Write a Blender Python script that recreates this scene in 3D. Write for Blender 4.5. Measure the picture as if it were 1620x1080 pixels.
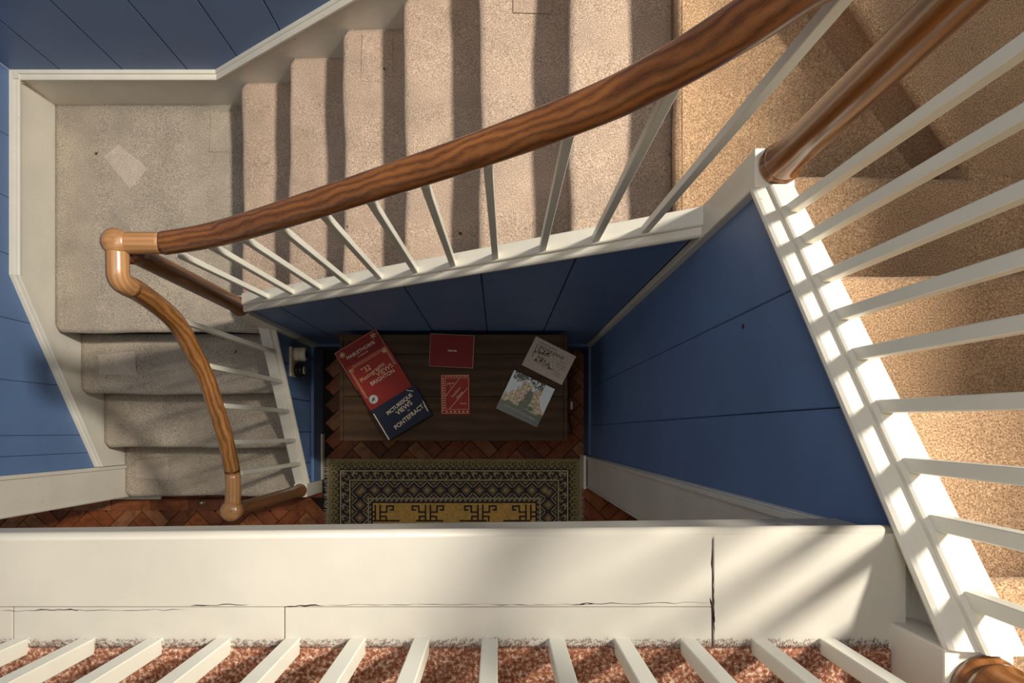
import bpy, bmesh, math, random
import numpy as np
from mathutils import Vector, Matrix
random.seed(7)
rng = np.random.RandomState(7)
S = bpy.context.scene
C = S.collection
for o in list(bpy.data.objects): bpy.data.objects.remove(o)

# ---------------------------------------------------------------- camera, light, exposure
F, CX, CY, H = 1037.0, 788.0, 683.0, 3.634     # focal length (px), nadir (px), camera height over hall floor
cam = bpy.data.cameras.new('camera'); camo = bpy.data.objects.new('camera', cam); C.objects.link(camo)
camo.location = (0, 0, H); camo.rotation_euler = (0, 0, 0)
cam.sensor_width = 36; cam.lens = F*36/1620
cam.shift_x = (810-CX)/1620; cam.shift_y = (CY-540)/1620
cam.clip_start = 0.02
S.camera = camo
S.view_settings.view_transform = 'Standard'; S.view_settings.look = 'None'
S.view_settings.gamma = 1; S.view_settings.exposure = 0.0; S.view_settings.use_curve_mapping = False
w = bpy.data.worlds.new('world'); S.world = w; w.use_nodes = True
w.node_tree.nodes['Background'].inputs[0].default_value = (0.95, 0.93, 0.92, 1)
w.node_tree.nodes['Background'].inputs[1].default_value = 0.25
def area(name, loc, target, sx, sy, power, col):
    l = bpy.data.lights.new(name, 'AREA'); l.shape = 'RECTANGLE'; l.size = sx; l.size_y = sy
    l.energy = power; l.color = col
    o = bpy.data.objects.new(name, l); C.objects.link(o); o.location = loc
    o.rotation_euler = (Vector(target)-Vector(loc)).to_track_quat('-Z', 'Y').to_euler()
    return o
area('stair_window_light', (2.40, 1.15, H+2.20), (-0.5, 0.6, 1.4), 0.36, 0.36, 350, (1.0, 0.93, 0.82))
area('top_fill_light', (-0.6, 0.45, H+1.60), (-1.0, 0.55, 0), 1.4, 1.1, 32, (1.0, 0.97, 0.93))  # added soft fill from overhead, no skylight known here
area('landing_lamp_light', (-0.7, -1.5, H+1.2), (0.4, 0.0, H-0.6), 1.3, 1.3, 7, (1.0, 0.62, 0.34))
area('hall_fill_light', (0.6, -2.2, 1.7), (0.3, -0.3, 0.0), 1.2, 0.9, 3.6, (1.0, 0.84, 0.64))  # added weak fill for the hall; the front wall has no window

# ---------------------------------------------------------------- helpers
def U(px, py, D): return Vector(((px-CX)*D/F, (CY-py)*D/F, H-D))
def link(name, me, mat=None, parent=None):
    o = bpy.data.objects.new(name, me); C.objects.link(o)
    if mat is not None and not me.materials: me.materials.append(mat)
    if parent is not None: o.parent = parent
    return o
def fin(name, bm, mat, parent=None, smooth=False):
    bmesh.ops.recalc_face_normals(bm, faces=bm.faces[:])
    me = bpy.data.meshes.new(name); bm.to_mesh(me); bm.free()
    if smooth:
        for p in me.polygons: p.use_smooth = True
    return link(name, me, mat, parent)
def empty(name, loc=(0, 0, 0)):
    o = bpy.data.objects.new(name, None); C.objects.link(o); o.location = loc; o.empty_display_size = .05
    return o
def tag(o, label, cat, group=None):
    o['label'] = label; o['category'] = cat
    if group: o['group'] = group
    return o
def struct(o): o['kind'] = 'structure'; return o
def hexa(bm, c8):
    v = [bm.verts.new(c) for c in c8]
    for f in ((0,1,2,3),(4,7,6,5),(0,4,5,1),(1,5,6,2),(2,6,7,3),(3,7,4,0)): bm.faces.new([v[i] for i in f])
def box(bm, x0, x1, y0, y1, z0, z1):
    hexa(bm, [(x0,y0,z0),(x1,y0,z0),(x1,y1,z0),(x0,y1,z0),(x0,y0,z1),(x1,y0,z1),(x1,y1,z1),(x0,y1,z1)])
def bevel(bm, w, seg=2):
    bmesh.ops.bevel(bm, geom=bm.edges[:], offset=w, segments=seg, profile=.5, affect='EDGES', clamp_overlap=True)
def boxobj(name, x0, x1, y0, y1, z0, z1, mat, parent=None, bv=0, seg=2):
    bm = bmesh.new(); box(bm, x0, x1, y0, y1, z0, z1)
    if bv: bevel(bm, bv, seg)
    return fin(name, bm, mat, parent)
def prism(bm, poly, vec):
    a = [bm.verts.new(p) for p in poly]; b = [bm.verts.new(Vector(p)+Vector(vec)) for p in poly]
    n = len(poly)
    bm.faces.new(a); bm.faces.new(b[::-1])
    for i in range(n): bm.faces.new([a[i], a[(i+1)%n], b[(i+1)%n], b[i]])
def stick(bm, a, b, hx, hy=None):
    hy = hy or hx
    a = Vector(a); b = Vector(b)
    q = [(-hx,-hy),(hx,-hy),(hx,hy),(-hx,hy)]
    hexa(bm, [a+Vector((x,y,0)) for x,y in q]+[b+Vector((x,y,0)) for x,y in q])
def sweep(name, pts, prof, mat, parent=None, closed_ends=True, up=Vector((0,0,1)), sub=6, scales=None):
    """profile (list of (side, up)) swept along a Catmull-Rom path; UV = metres"""
    P = [Vector(p) for p in pts]
    sc = scales or [1]*len(P)
    Q = []; SC = []
    if sub > 1:
        for i in range(len(P)-1):
            p0 = P[max(i-1,0)]; p1 = P[i]; p2 = P[i+1]; p3 = P[min(i+2,len(P)-1)]
            for k in range(sub):
                t = k/sub
                Q.append(.5*((2*p1)+(p2-p0)*t+(2*p0-5*p1+4*p2-p3)*t*t+(3*p1-p0-3*p2+p3)*t**3))
                SC.append(sc[i]*(1-t)+sc[i+1]*t)
        Q.append(P[-1]); SC.append(sc[-1])
    else: Q = P; SC = sc
    bm = bmesh.new(); uvl = bm.loops.layers.uv.new('UVMap')
    rings = []; L = [0]
    n = len(prof)
    per = [0]
    for j in range(n): per.append(per[-1]+math.dist(prof[j], prof[(j+1)%n]))
    for i, q in enumerate(Q):
        t = (Q[min(i+1,len(Q)-1)]-Q[max(i-1,0)]).normalized()
        u = up - t*up.dot(t); u.normalize(); s = t.cross(u)
        rings.append([bm.verts.new(q+(s*a+u*b)*SC[i]) for a, b in prof])
        if i: L.append(L[-1]+(q-Q[i-1]).length)
    for i in range(len(Q)-1):
        for j in range(n):
            f = bm.faces.new([rings[i][j], rings[i][(j+1)%n], rings[i+1][(j+1)%n], rings[i+1][j]])
            for lp, (uu, vv) in zip(f.loops, ((L[i],per[j]),(L[i],per[j+1]),(L[i+1],per[j+1]),(L[i+1],per[j]))): lp[uvl].uv = (uu, vv)
            f.smooth = True
    if closed_ends:
        bm.faces.new(rings[0]); bm.faces.new(rings[-1][::-1])
    return fin(name, bm, mat, parent)
def ring(rx, ry, n=20, flat=0.0):
    return [(rx*math.cos(2*math.pi*i/n), max(ry*math.sin(2*math.pi*i/n), -ry*(1-flat))) for i in range(n)]
def lathe(name, prof, axis_loc, mat, parent=None, n=28, tilt=None):
    """prof = list of (radius, z) going up"""
    bm = bmesh.new(); uvl = bm.loops.layers.uv.new('UVMap')
    R = [[bm.verts.new((r*math.cos(2*math.pi*k/n), r*math.sin(2*math.pi*k/n), z)) for k in range(n)] for r, z in prof]
    for i in range(len(R)-1):
        for k in range(n):
            f = bm.faces.new([R[i][k], R[i][(k+1)%n], R[i+1][(k+1)%n], R[i+1][k]]); f.smooth = True
            c = .2/n
            for lp, uv in zip(f.loops, ((prof[i][1],k*c),(prof[i][1],(k+1)*c),(prof[i+1][1],(k+1)*c),(prof[i+1][1],k*c))): lp[uvl].uv = uv
    bm.faces.new(R[0]); bm.faces.new(R[-1])
    if tilt is not None: bmesh.ops.transform(bm, matrix=tilt, verts=bm.verts[:])
    bmesh.ops.translate(bm, vec=Vector(axis_loc), verts=bm.verts[:])
    return fin(name, bm, mat, parent)

# ---------------------------------------------------------------- materials
def mat(name):
    m = bpy.data.materials.new(name); m.use_nodes = True
    nt = m.node_tree; return m, nt, nt.nodes['Principled BSDF']
def N(nt, t, **k):
    n = nt.nodes.new(t)
    for a, b in k.items(): setattr(n, a, b)
    return n
def coord(nt, kind='Object', scale=(1,1,1)):
    tc = N(nt, 'ShaderNodeTexCoord'); mp = N(nt, 'ShaderNodeMapping'); mp.inputs['Scale'].default_value = scale
    nt.links.new(tc.outputs[kind], mp.inputs['Vector']); return mp.outputs['Vector']
def noise(nt, vec, scale, detail=3, rough=.5, dist=0):
    n = N(nt, 'ShaderNodeTexNoise'); n.inputs['Scale'].default_value = scale; n.inputs['Detail'].default_value = detail
    n.inputs['Roughness'].default_value = rough; n.inputs['Distortion'].default_value = dist
    nt.links.new(vec, n.inputs['Vector']); return n.outputs['Fac']
def ramp(nt, fac, stops):
    r = N(nt, 'ShaderNodeValToRGB'); e = r.color_ramp.elements
    while len(e) < len(stops): e.new(.5)
    for el, (p, c) in zip(e, stops): el.position = p; el.color = (*c, 1)
    nt.links.new(fac, r.inputs[0]); return r.outputs[0]
def mix(nt, fac, a, b, mode='MIX'):
    m = N(nt, 'ShaderNodeMix', data_type='RGBA', blend_type=mode)
    for sock, v in ((m.inputs[0], fac), (m.inputs[6], a), (m.inputs[7], b)):
        if isinstance(v, (int, float)): sock.default_value = v
        elif isinstance(v, tuple): sock.default_value = (*v, 1)
        else: nt.links.new(v, sock)
    return m.outputs[2]
def bump(nt, bs, h, strength, dist):
    b = N(nt, 'ShaderNodeBump'); b.inputs['Strength'].default_value = strength; b.inputs['Distance'].default_value = dist
    nt.links.new(h, b.inputs['Height']); nt.links.new(b.outputs[0], bs.inputs['Normal'])
def paint(name, col, rough=.45, var=.12, spots=True, dirt=(.35,.30,.22)):
    m, nt, bs = mat(name); v = coord(nt)
    n1 = noise(nt, v, 6, 5, .6)
    c = ramp(nt, n1, [(.3, tuple(x*(1-var) for x in col)), (.7, col)])
    if spots:
        n2 = noise(nt, v, 45, 2, .5)
        sp = ramp(nt, n2, [(.74, (0,0,0)), (.80, (1,1,1))])
        c = mix(nt, sp, c, dirt)
    nt.links.new(c, bs.inputs['Base Color']); bs.inputs['Roughness'].default_value = rough
    bump(nt, bs, noise(nt, v, 35, 4), .12, .004)
    return m
def carpet(name, dark, mid, light, scale=330, b=.8):
    m, nt, bs = mat(name); v = coord(nt)
    n1 = noise(nt, v, scale, 3, .7); n2 = noise(nt, v, 7, 4, .6); n3 = noise(nt, v, scale*.35, 2, .5)
    c = ramp(nt, n1, [(.30, dark), (.5, mid), (.70, light)])
    c2 = ramp(nt, n2, [(.3, (.78,.77,.76)), (.7, (1.05,1.03,1.0))])
    c = mix(nt, 1.0, c, c2, 'MULTIPLY')
    fl = ramp(nt, noise(nt, v, 28, 1, .4), [(.17, (1,1,1)), (.20, (0,0,0))])
    c = mix(nt, fl, c, tuple(x*.5 for x in dark))
    nt.links.new(c, bs.inputs['Base Color']); bs.inputs['Roughness'].default_value = .95
    bs.inputs['Sheen Weight'].default_value = .15
    bs.inputs['Specular IOR Level'].default_value = .1
    add = N(nt, 'ShaderNodeMath', operation='ADD'); nt.links.new(n1, add.inputs[0]); nt.links.new(n3, add.inputs[1])
    bump(nt, bs, add.outputs[0], b, .004)
    return m
def wood(name, c0, c1, c2, kind='UV', along=(1.2, 9, 1), rough=.3, gs=5.0, dist=2.2, coat=.3, spec=.5):
    m, nt, bs = mat(name); v = coord(nt, kind, along)
    nz = noise(nt, v, 2.0, 3, .5)
    wv = N(nt, 'ShaderNodeTexWave', wave_type='BANDS', bands_direction='Y'); nt.links.new(v, wv.inputs['Vector'])
    wv.inputs['Scale'].default_value = gs; wv.inputs['Distortion'].default_value = dist*3
    wv.inputs['Detail'].default_value = 3; wv.inputs['Detail Scale'].default_value = .8
    v2 = coord(nt, kind, (along[0]*6, along[1]*30, 30)); n2 = noise(nt, v2, 3, 4, .7)
    c = ramp(nt, wv.outputs['Fac'], [(.0, c0), (.45, c1), (1.0, c2)])
    c = mix(nt, .45, c, ramp(nt, n2, [(.3, c0), (.65, c2)]))
    c = mix(nt, 1.0, c, ramp(nt, nz, [(.3, (.75,.72,.7)), (.7, (1.1,1.08,1.05))]), 'MULTIPLY')
    nt.links.new(c, bs.inputs['Base Color']); bs.inputs['Roughness'].default_value = rough
    bs.inputs['Coat Weight'].default_value = coat; bs.inputs['Specular IOR Level'].default_value = spec; bs.inputs['Coat Roughness'].default_value = .2
    bump(nt, bs, n2, .08, .002)
    return m
def plain(name, col, rough=.5, metal=0, spec=.25):
    m, nt, bs = mat(name); v = coord(nt)
    c = ramp(nt, noise(nt, v, 60, 3), [(.3, tuple(x*.85 for x in col)), (.7, col)])
    nt.links.new(c, bs.inputs['Base Color']); bs.inputs['Roughness'].default_value = rough; bs.inputs['Metallic'].default_value = metal; bs.inputs['Specular IOR Level'].default_value = spec
    return m
def vcol(name, rough=.7, fleck=0.0, fs=600):
    m, nt, bs = mat(name); a = N(nt, 'ShaderNodeAttribute'); a.attribute_name = 'Col'
    c = a.outputs['Color']
    if fleck:
        v = coord(nt); c = mix(nt, 1.0, c, ramp(nt, noise(nt, v, fs, 2), [(.3, (1-fleck,)*3), (.7, (1+fleck*.6,)*3)]), 'MULTIPLY')
    nt.links.new(c, bs.inputs['Base Color']); bs.inputs['Roughness'].default_value = rough
    return m

BLUE = (.108, .192, .375)
M = dict(
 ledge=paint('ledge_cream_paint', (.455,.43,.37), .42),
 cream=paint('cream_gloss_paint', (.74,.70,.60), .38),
 baluster=paint('baluster_paint', (.76,.74,.64), .35, .08, False),
 blue=paint('blue_paint', BLUE, .5, .12, False),
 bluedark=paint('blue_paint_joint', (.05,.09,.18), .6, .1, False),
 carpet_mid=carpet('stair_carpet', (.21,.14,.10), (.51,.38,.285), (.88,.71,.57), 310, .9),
 carpet_low=carpet('cool_lit_stair_carpet', (.15,.12,.09), (.45,.385,.305), (.80,.71,.59), 310, .9),  # copy of the stair carpet; cooler light put in as a greyer colour
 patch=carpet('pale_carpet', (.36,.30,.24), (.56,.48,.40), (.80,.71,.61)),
 carpet_up=carpet('warm_lit_stair_carpet', (.16,.085,.04), (.50,.315,.175), (.88,.62,.40), 310, .9),  # copy of the stair carpet; warm upper light mixed into its browner colour
 carpet_floor=carpet('sun_toned_carpet', (.10,.025,.012), (.30,.12,.065), (.75,.58,.46), 210, 1.0),  # same carpet again; sunlight and shadow put in as rust tone and flecks
 pine=wood('handrail_wood', (.085,.031,.011), (.235,.09,.028), (.37,.145,.042), along=(3.2,8,1), gs=2.2, dist=3.4, rough=.26),
 pine_gold=wood('golden_handrail_wood', (.12,.045,.015), (.29,.125,.038), (.43,.20,.062), along=(3.2,8,1), gs=2.2, dist=3.4, rough=.26),
 oak=wood('pale_joint_wood', (.30,.145,.055), (.42,.215,.09), (.50,.27,.12), gs=2.5, dist=.7, rough=.32),
 oakcap=wood('pale_cap_wood', (.36,.18,.07), (.42,.215,.09), (.47,.25,.11), kind='Object', along=(20,60,20), gs=1, dist=.4, rough=.3),
 walnut=wood('newel_wood', (.085,.035,.015), (.17,.07,.028), (.27,.12,.05), rough=.3),
 chestnut=wood('newel_gloss_wood', (.14,.05,.014), (.22,.085,.022), (.33,.14,.045), gs=2, dist=.7, rough=.16, coat=.8),
 chest=wood('dark_oak', (.040,.021,.010), (.062,.033,.015), (.085,.047,.022), kind='Object', along=(2.5,9,9), rough=.62, gs=.7, coat=0, spec=.15),
 joint=plain('dark_joint', (.02,.012,.008), .9),
 gold=plain('gold_print', (.75,.50,.26), .4),
 palegold=plain('pale_print', (.80,.66,.48), .5),
 ink=plain('black_print', (.03,.025,.02), .7),
 white=plain('white_print', (.75,.66,.58), .6),
 red=plain('red_cloth', (.22,.013,.010), .6), red2=plain('bright_red_cloth', (.32,.022,.012), .6),
 maroon=plain('maroon_leather', (.20,.010,.010), .6), navy=plain('navy_cloth', (.010,.014,.036), .6),
 pages=plain('paper_edges', (.55,.45,.36), .8), card=plain('beige_card', (.56,.46,.37), .75),
 olive=plain('olive_cover', (.07,.085,.05), .5), silver=plain('silver_seal', (.55,.56,.50), .4),
 bakelite=plain('cream_plastic', (.62,.56,.42), .35), blackp=plain('black_plastic', (.012,.012,.012), .3),
 brass=plain('tarnished_brass', (.45,.38,.28), .35, .8),
 fringe=plain('fringe_wool', (.50,.45,.35), .9),
 ceiling=paint('ceiling_paint', (.70,.67,.60), .8, .05, False),
 rug=vcol('rug_wool', .95, .35, 420), picture=vcol('printed_cover', .4),
)
def parquet_mat(i, c):
    m, nt, bs = mat('parquet_%s' % 'abcde'[i]); v = coord(nt, 'Object', (4, 60, 10))
    n = noise(nt, v, 3, 4, .6)
    cc = ramp(nt, n, [(.25, tuple(x*.55 for x in c)), (.75, c)])
    v2 = coord(nt, 'Object', (1,1,1)); cc = mix(nt, ramp(nt, noise(nt, v2, 22, 3), [(.45,(0,0,0)),(.7,(.7,.7,.7))]), cc, tuple(x*.35 for x in c))
    nt.links.new(cc, bs.inputs['Base Color']); bs.inputs['Roughness'].default_value = .55; bs.inputs['Specular IOR Level'].default_value = .2
    return m
PQ = [parquet_mat(i, c) for i, c in enumerate([(.24,.072,.026),(.32,.10,.036),(.17,.055,.024),(.34,.14,.06),(.28,.078,.026)])]

r = 2.907/16                        # riser
DL = 2.907                          # depth of the quarter landing under the camera
zL = H-DL
XW, YW = -1.985, 1.470              # painted wall planes
Z = lambda D: H-D

# ---------------------------------------------------------------- hall floor
fl = struct(boxobj('floor', -3.4, 2.4, -2.6, 1.6, -.10, -.012, M['joint']))
bl, bw = .215, .070
def block_mesh(m, i):
    bm = bmesh.new(); box(bm, -bl/2+.0015, bl/2-.0015, -bw/2+.0015, bw/2-.0015, -.012, 0)
    top = [e for e in bm.edges if all(v.co.z > -.001 for v in e.verts)]
    bmesh.ops.bevel(bm, geom=top, offset=.0018, segments=1, affect='EDGES')
    bmesh.ops.recalc_face_normals(bm, faces=bm.faces[:])
    me = bpy.data.meshes.new('parquet_block'); bm.to_mesh(me); bm.free(); me.materials.append(m); return me
PM = [block_mesh(m, i) for i, m in enumerate(PQ)]
cnt = [0]
def pblock(x, y, a, z=0):
    o = bpy.data.objects.new('parquet_block', PM[rng.randint(5)]); C.objects.link(o)
    o.location = (x, y, z+rng.uniform(-.0006, .0006)); o.rotation_euler = (0, 0, a); o.parent = fl; cnt[0] += 1
def inside(x, y):

    if -2.95 < x < -.90 and -.72 < y < -.38: return True
    if -.95 < x < .44 and (-.20 < y < .02 ): return True
    if -.97 < x < -.70 and -.2 < y < .44: return True
    if .30 < x < .46 and -.2 < y < .44: return True
    if .40 < x < 1.05 and -.62 < y < -.10: return True
    if -1.0 <= x < -.9 and -.6 < y < -.1: return True
    return False
# 45 degree herringbone
s2 = math.sqrt(.5)
for i in range(-70, 70):
    for j in range(-20, 20):
        ox, oy = i*bw+j*bl, i*bw-j*bl
        for a_, b_, ang in ((ox+bl/2, oy+bw/2, 0), (ox+bl+bw/2, oy+bw-bl/2, math.pi/2)):
            x = (a_-b_)*s2; y = (a_+b_)*s2
            if inside(x, y): pblock(x, y, ang+math.pi/4, -.002)
far = [bmesh.new() for _ in PQ]
for i in range(-70, 70):
    for j in range(-20, 20):
        ox, oy = i*bw+j*bl, i*bw-j*bl
        for a_, b_, ang in ((ox+bl/2, oy+bw/2, 0), (ox+bl+bw/2, oy+bw-bl/2, math.pi/2)):
            x = (a_-b_)*s2; y = (a_+b_)*s2
            if not inside(x, y) and -3.3 < x < 2.3 and -2.5 < y < .4 and not (x < -.98 and y > -.36):
                f = far[rng.randint(5)]; c_, s_ = math.cos(ang+math.pi/4), math.sin(ang+math.pi/4)
                q = [(x+c_*u-s_*v, y+s_*u+c_*v) for u, v in ((-bl/2+.0015,-bw/2+.0015),(bl/2-.0015,-bw/2+.0015),(bl/2-.0015,bw/2-.0015),(-bl/2+.0015,bw/2-.0015))]
                hexa(f, [(a,b,-.012) for a,b in q]+[(a,b,-.002) for a,b in q])
for f, m_ in zip(far, PQ):
    o = fin('parquet', f, m_, fl); o['kind'] = 'stuff'
x = -2.9
while x < -.98:
    pblock(x, -.402, 0); pblock(x+.1, -.331, 0); x += bl
# ---------------------------------------------------------------- walls (vertical painted boards)
def board_wall(name, axis, const, edges, z0, z1, mt, th=.018, gap=.0035, tops=None, back=.06, sign=1, tags=None):
    """axis 'x': boards run along x at y=const; 'y': along y at x=const. sign: +1 body lies on + side"""
    bm = bmesh.new()
    lo, hi = edges[0], edges[-1]
    a0, a1 = (const+sign*th, const+sign*(th+back)) if sign > 0 else (const-(th+back), const-th)
    T = tops or (lambda s: z1)
    pts = []
    def quad(s0, s1, c0, c1, bm, zb=z0):
        P = []
        for c in (c0, c1):
            for s, zz in ((s0, zb), (s1, zb), (s1, T(s1)), (s0, T(s0))):
                P.append((s, c, zz) if axis == 'x' else (c, s, zz))
        hexa(bm, P)
    if tops:
        n = len(edges)-1
        for k in range(n): quad(edges[k], edges[k+1], a0, a1, bm)
    else: quad(lo, hi, a0, a1, bm)
    W = fin(name, bm, M['bluedark'] if mt is M['blue'] else mt)
    struct(W)
    for k in range(len(edges)-1):
        b = bmesh.new()
        c0, c1 = (const, const+th) if sign > 0 else (const-th, const)
        s0, s1 = edges[k]+gap/2, edges[k+1]-gap/2
        P = []
        for c in (c0, c1):
            for s, zz in ((s0, z0), (s1, z0), (s1, T(s1)), (s0, T(s0))): P.append((s, c, zz) if axis == 'x' else (c, s, zz))
        hexa(b, P)
        es = [e for e in b.edges if abs((e.verts[0].co-e.verts[1].co).normalized().z) > .9]
        bmesh.ops.bevel(b, geom=es, offset=.002, segments=1, affect='EDGES')
        fin('panel_board', b, mt, W)
    return W
ZC = H+1.75
board_wall('wall_back', 'x', YW, [-1.985,-1.78,-1.526,-1.262,-1.024,-.80,-.55,-.30,-.05,.20,.45,.70,.95,1.2,1.47], 0, ZC, M['blue'])
board_wall('wall_left', 'y', XW, [-.177,-.10,-.015,.21,.46,.72,.95,1.2,YW], 0, ZC, M['blue'], sign=-1, gap=.0012)
bm = bmesh.new(); box(bm, XW-.08, XW, -2.6, -.177, H-.95, ZC); struct(fin('wall_left_upper', bm, M['cream']))
# right wall with the stair window opening
bm = bmesh.new(); xr = 1.47
y0, y1, zz0, zz1 = .25, 1.40, H+.20, H+1.45
box(bm, xr, xr+.10, -2.6, y0, 0, ZC); box(bm, xr, xr+.10, y1, YW, 0, ZC)
box(bm, xr, xr+.10, y0, y1, 0, zz0); box(bm, xr, xr+.10, y0, y1, zz1, ZC)
struct(fin('wall_right', bm, M['cream']))
bm = bmesh.new()
for a in ((y0,y0+.04,zz0,zz1),(y1-.04,y1,zz0,zz1),(y0+.04,y1-.04,zz0,zz0+.04),(y0+.04,y1-.04,zz1-.04,zz1)): box(bm, xr+.03, xr+.07, *a)
struct(fin('window_1', bm, M['cream']))
bm = bmesh.new(); box(bm, -3.4, 2.4, -2.7, -2.6, 0, ZC); struct(fin('wall_front', bm, M['ceiling']))
# ceiling with an opening added for the top fill light
bm = bmesh.new(); X0, X1, Y0, Y1 = -1.4, .2, -.3, 1.0
box(bm, -2.07, X0, -2.6, 1.6, ZC, ZC+.08); box(bm, X1, 1.57, -2.6, 1.6, ZC, ZC+.08)
box(bm, X0, X1, -2.6, Y0, ZC, ZC+.08); box(bm, X0, X1, Y1, 1.6, ZC, ZC+.08)
struct(fin('ceiling', bm, M['ceiling']))

# ---- skirting boards ("baseboards") with a moulded top
def skirt(name, path, height_lo, outdir, along_mat=M['cream'], thick=.02, mould=.035):
    """path: list of (point on wall plane at moulding top, bottom z)"""
    bm = bmesh.new(); o = Vector(outdir)
    for (p, zb), (q, zc) in zip(path[:-1], path[1:]):
        p = Vector(p); q = Vector(q)
        a = p-Vector((0,0,.03)); b = q-Vector((0,0,.03))
        hexa(bm, [(p.x,p.y,zb),(q.x,q.y,zc),(q.x+o.x*thick,q.y+o.y*thick,zc),(p.x+o.x*thick,p.y+o.y*thick,zb),
                  a, b, b+o*thick, a+o*thick])
    W = struct(fin(name, bm, along_mat))
    bm = bmesh.new()
    prof = [(0,-.032),(thick,-.032),(thick+.004,-.024),(mould-.008,-.016),(mould-.008,-.010),(mould,-.008),(mould,0),(mould-.006,.003),(mould*.45,.003),(mould*.4,.010),(0,.012)]
    rings = [[bm.verts.new(Vector(p)+o*a+Vector((0,0,b))) for a, b in prof] for p, _ in path]
    n = len(prof)
    for i in range(len(rings)-1):
        for j in range(n): bm.faces.new([rings[i][j], rings[i][(j+1)%n], rings[i+1][(j+1)%n], rings[i+1][j]])
    bm.faces.new(rings[0]); bm.faces.new(rings[-1])
    fin('moulding', bm, along_mat, W)
    return W
zt = Z(2.672)
skirt('baseboard_left', [((XW,YW,zt), zL-.02), ((XW,.64,zt), zL-.02), ((XW,.44,zt-.135), zL-.2), ((XW,-.172,Z(3.235)), 0)], 0, (1,0,0))
skirt('baseboard_back', [((XW,YW,zt), zL-.02), ((-1.148,YW,zt), zL-.02), ((-.95,YW,zt+.148), zL), ((.47,YW,zt+.148+1.42*.735), Z(1.7)), ((1.45,YW,zt+.148+1.42*.735+.05), Z(1.7))], 0, (0,-1,0))

struct(boxobj('trim_6', XW, XW+.0345, YW-.0345, YW, zt-.03, zt+.0105, M['cream']))
# ---- door casings beside the flights
def casing(name, x, ya, yb, sx, ztop, plinth=True):
    t = struct(boxobj(name, min(x, x+sx*.022), max(x, x+sx*.022), yb, ya, .0, ztop, M['cream'], bv=.002))
    boxobj('bead', min(x+sx*.022, x+sx*.030), max(x+sx*.022, x+sx*.030), ya-.016, ya-.003, .0, ztop, M['cream'], t, bv=.002)
    boxobj('bead', min(x+sx*.022, x+sx*.027), max(x+sx*.022, x+sx*.027), yb+.003, yb+.012, .0, ztop, M['cream'], t, bv=.002)
    if plinth:
        boxobj('plinth', min(x+sx*.030, x+sx*.045), max(x+sx*.030, x+sx*.045), yb-.004, ya+.004, 0, .16, M['cream'], t, bv=.004)
    return t
casing('trim_1', -1.985, -.175, -.345, 1, Z(.96), False)
bm = bmesh.new(); box(bm, -2.07, -1.97, -.345, -.177, 0, Z(.96)); struct(fin('wall_left_door_side', bm, M['cream']))
casing('trim_2', .498, -.128, -.300, -1, Z(.955))
# small white skirting block at the foot of the left casing
struct(boxobj('trim_3', -2.12, -1.86, -.372, -.348, 0, .02, M['cream'], bv=.004))

# ---------------------------------------------------------------- well walls under the flights
YB, XL, XR = .465, -.985, .490
capm = lambda X: Z(2.44)+(X+.955)*(.94/1.427)            # top of middle string cap
capl = lambda Y: Z(2.845)+(Y-.459)*.716                  # lower string cap
capu = lambda Y: Z(1.138)+(.384-Y)*(.435/.564)           # upper string cap
board_wall('wall_well_back', 'x', YB, [-1.02,-.815,-.56,-.302,-.05,.21,.468,.50], 0, 0, M['blue'], th=.012, back=.02, tops=lambda s: capm(s)-.05, gap=.004)
board_wall('wall_well_left', 'y', XL, [-.266,-.235,-.16,.0,.16,.32,.47], 0, 0, M['blue'], th=.012, back=.02, tops=lambda s: capl(s)-.05, sign=-1, gap=.003)
W = board_wall('wall_well_right', 'y', XR, [-.135,.035,.237,.458], 0, 0, M['blue'], th=.012, back=.02, tops=lambda s: capu(s)-.05, gap=.0014)
q = Vector((XR, .47*0+ (CY-516)*(XR*F/(1176-CX))/F, Z(XR*F/(1176-CX))))
lathe('screw_hole', [(.0005,-.002),(.005,-.001),(.0045,.002)], q, M['blackp'], W, 12, Matrix.Rotation(math.pi/2, 4, 'Y'))
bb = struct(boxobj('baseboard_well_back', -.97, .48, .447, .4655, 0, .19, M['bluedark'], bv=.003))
bb = struct(boxobj('baseboard_well_left', -.985, -.968, -.262, .447, 0, .19, M['blue'], bv=.003))
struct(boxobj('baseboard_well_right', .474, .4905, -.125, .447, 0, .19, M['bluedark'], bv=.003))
# thin white batten at the foot of the left panelling
struct(boxobj('trim_4', -.968, -.962, -.262, -.01, 0, .05, M['cream'], bv=.001))

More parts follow.
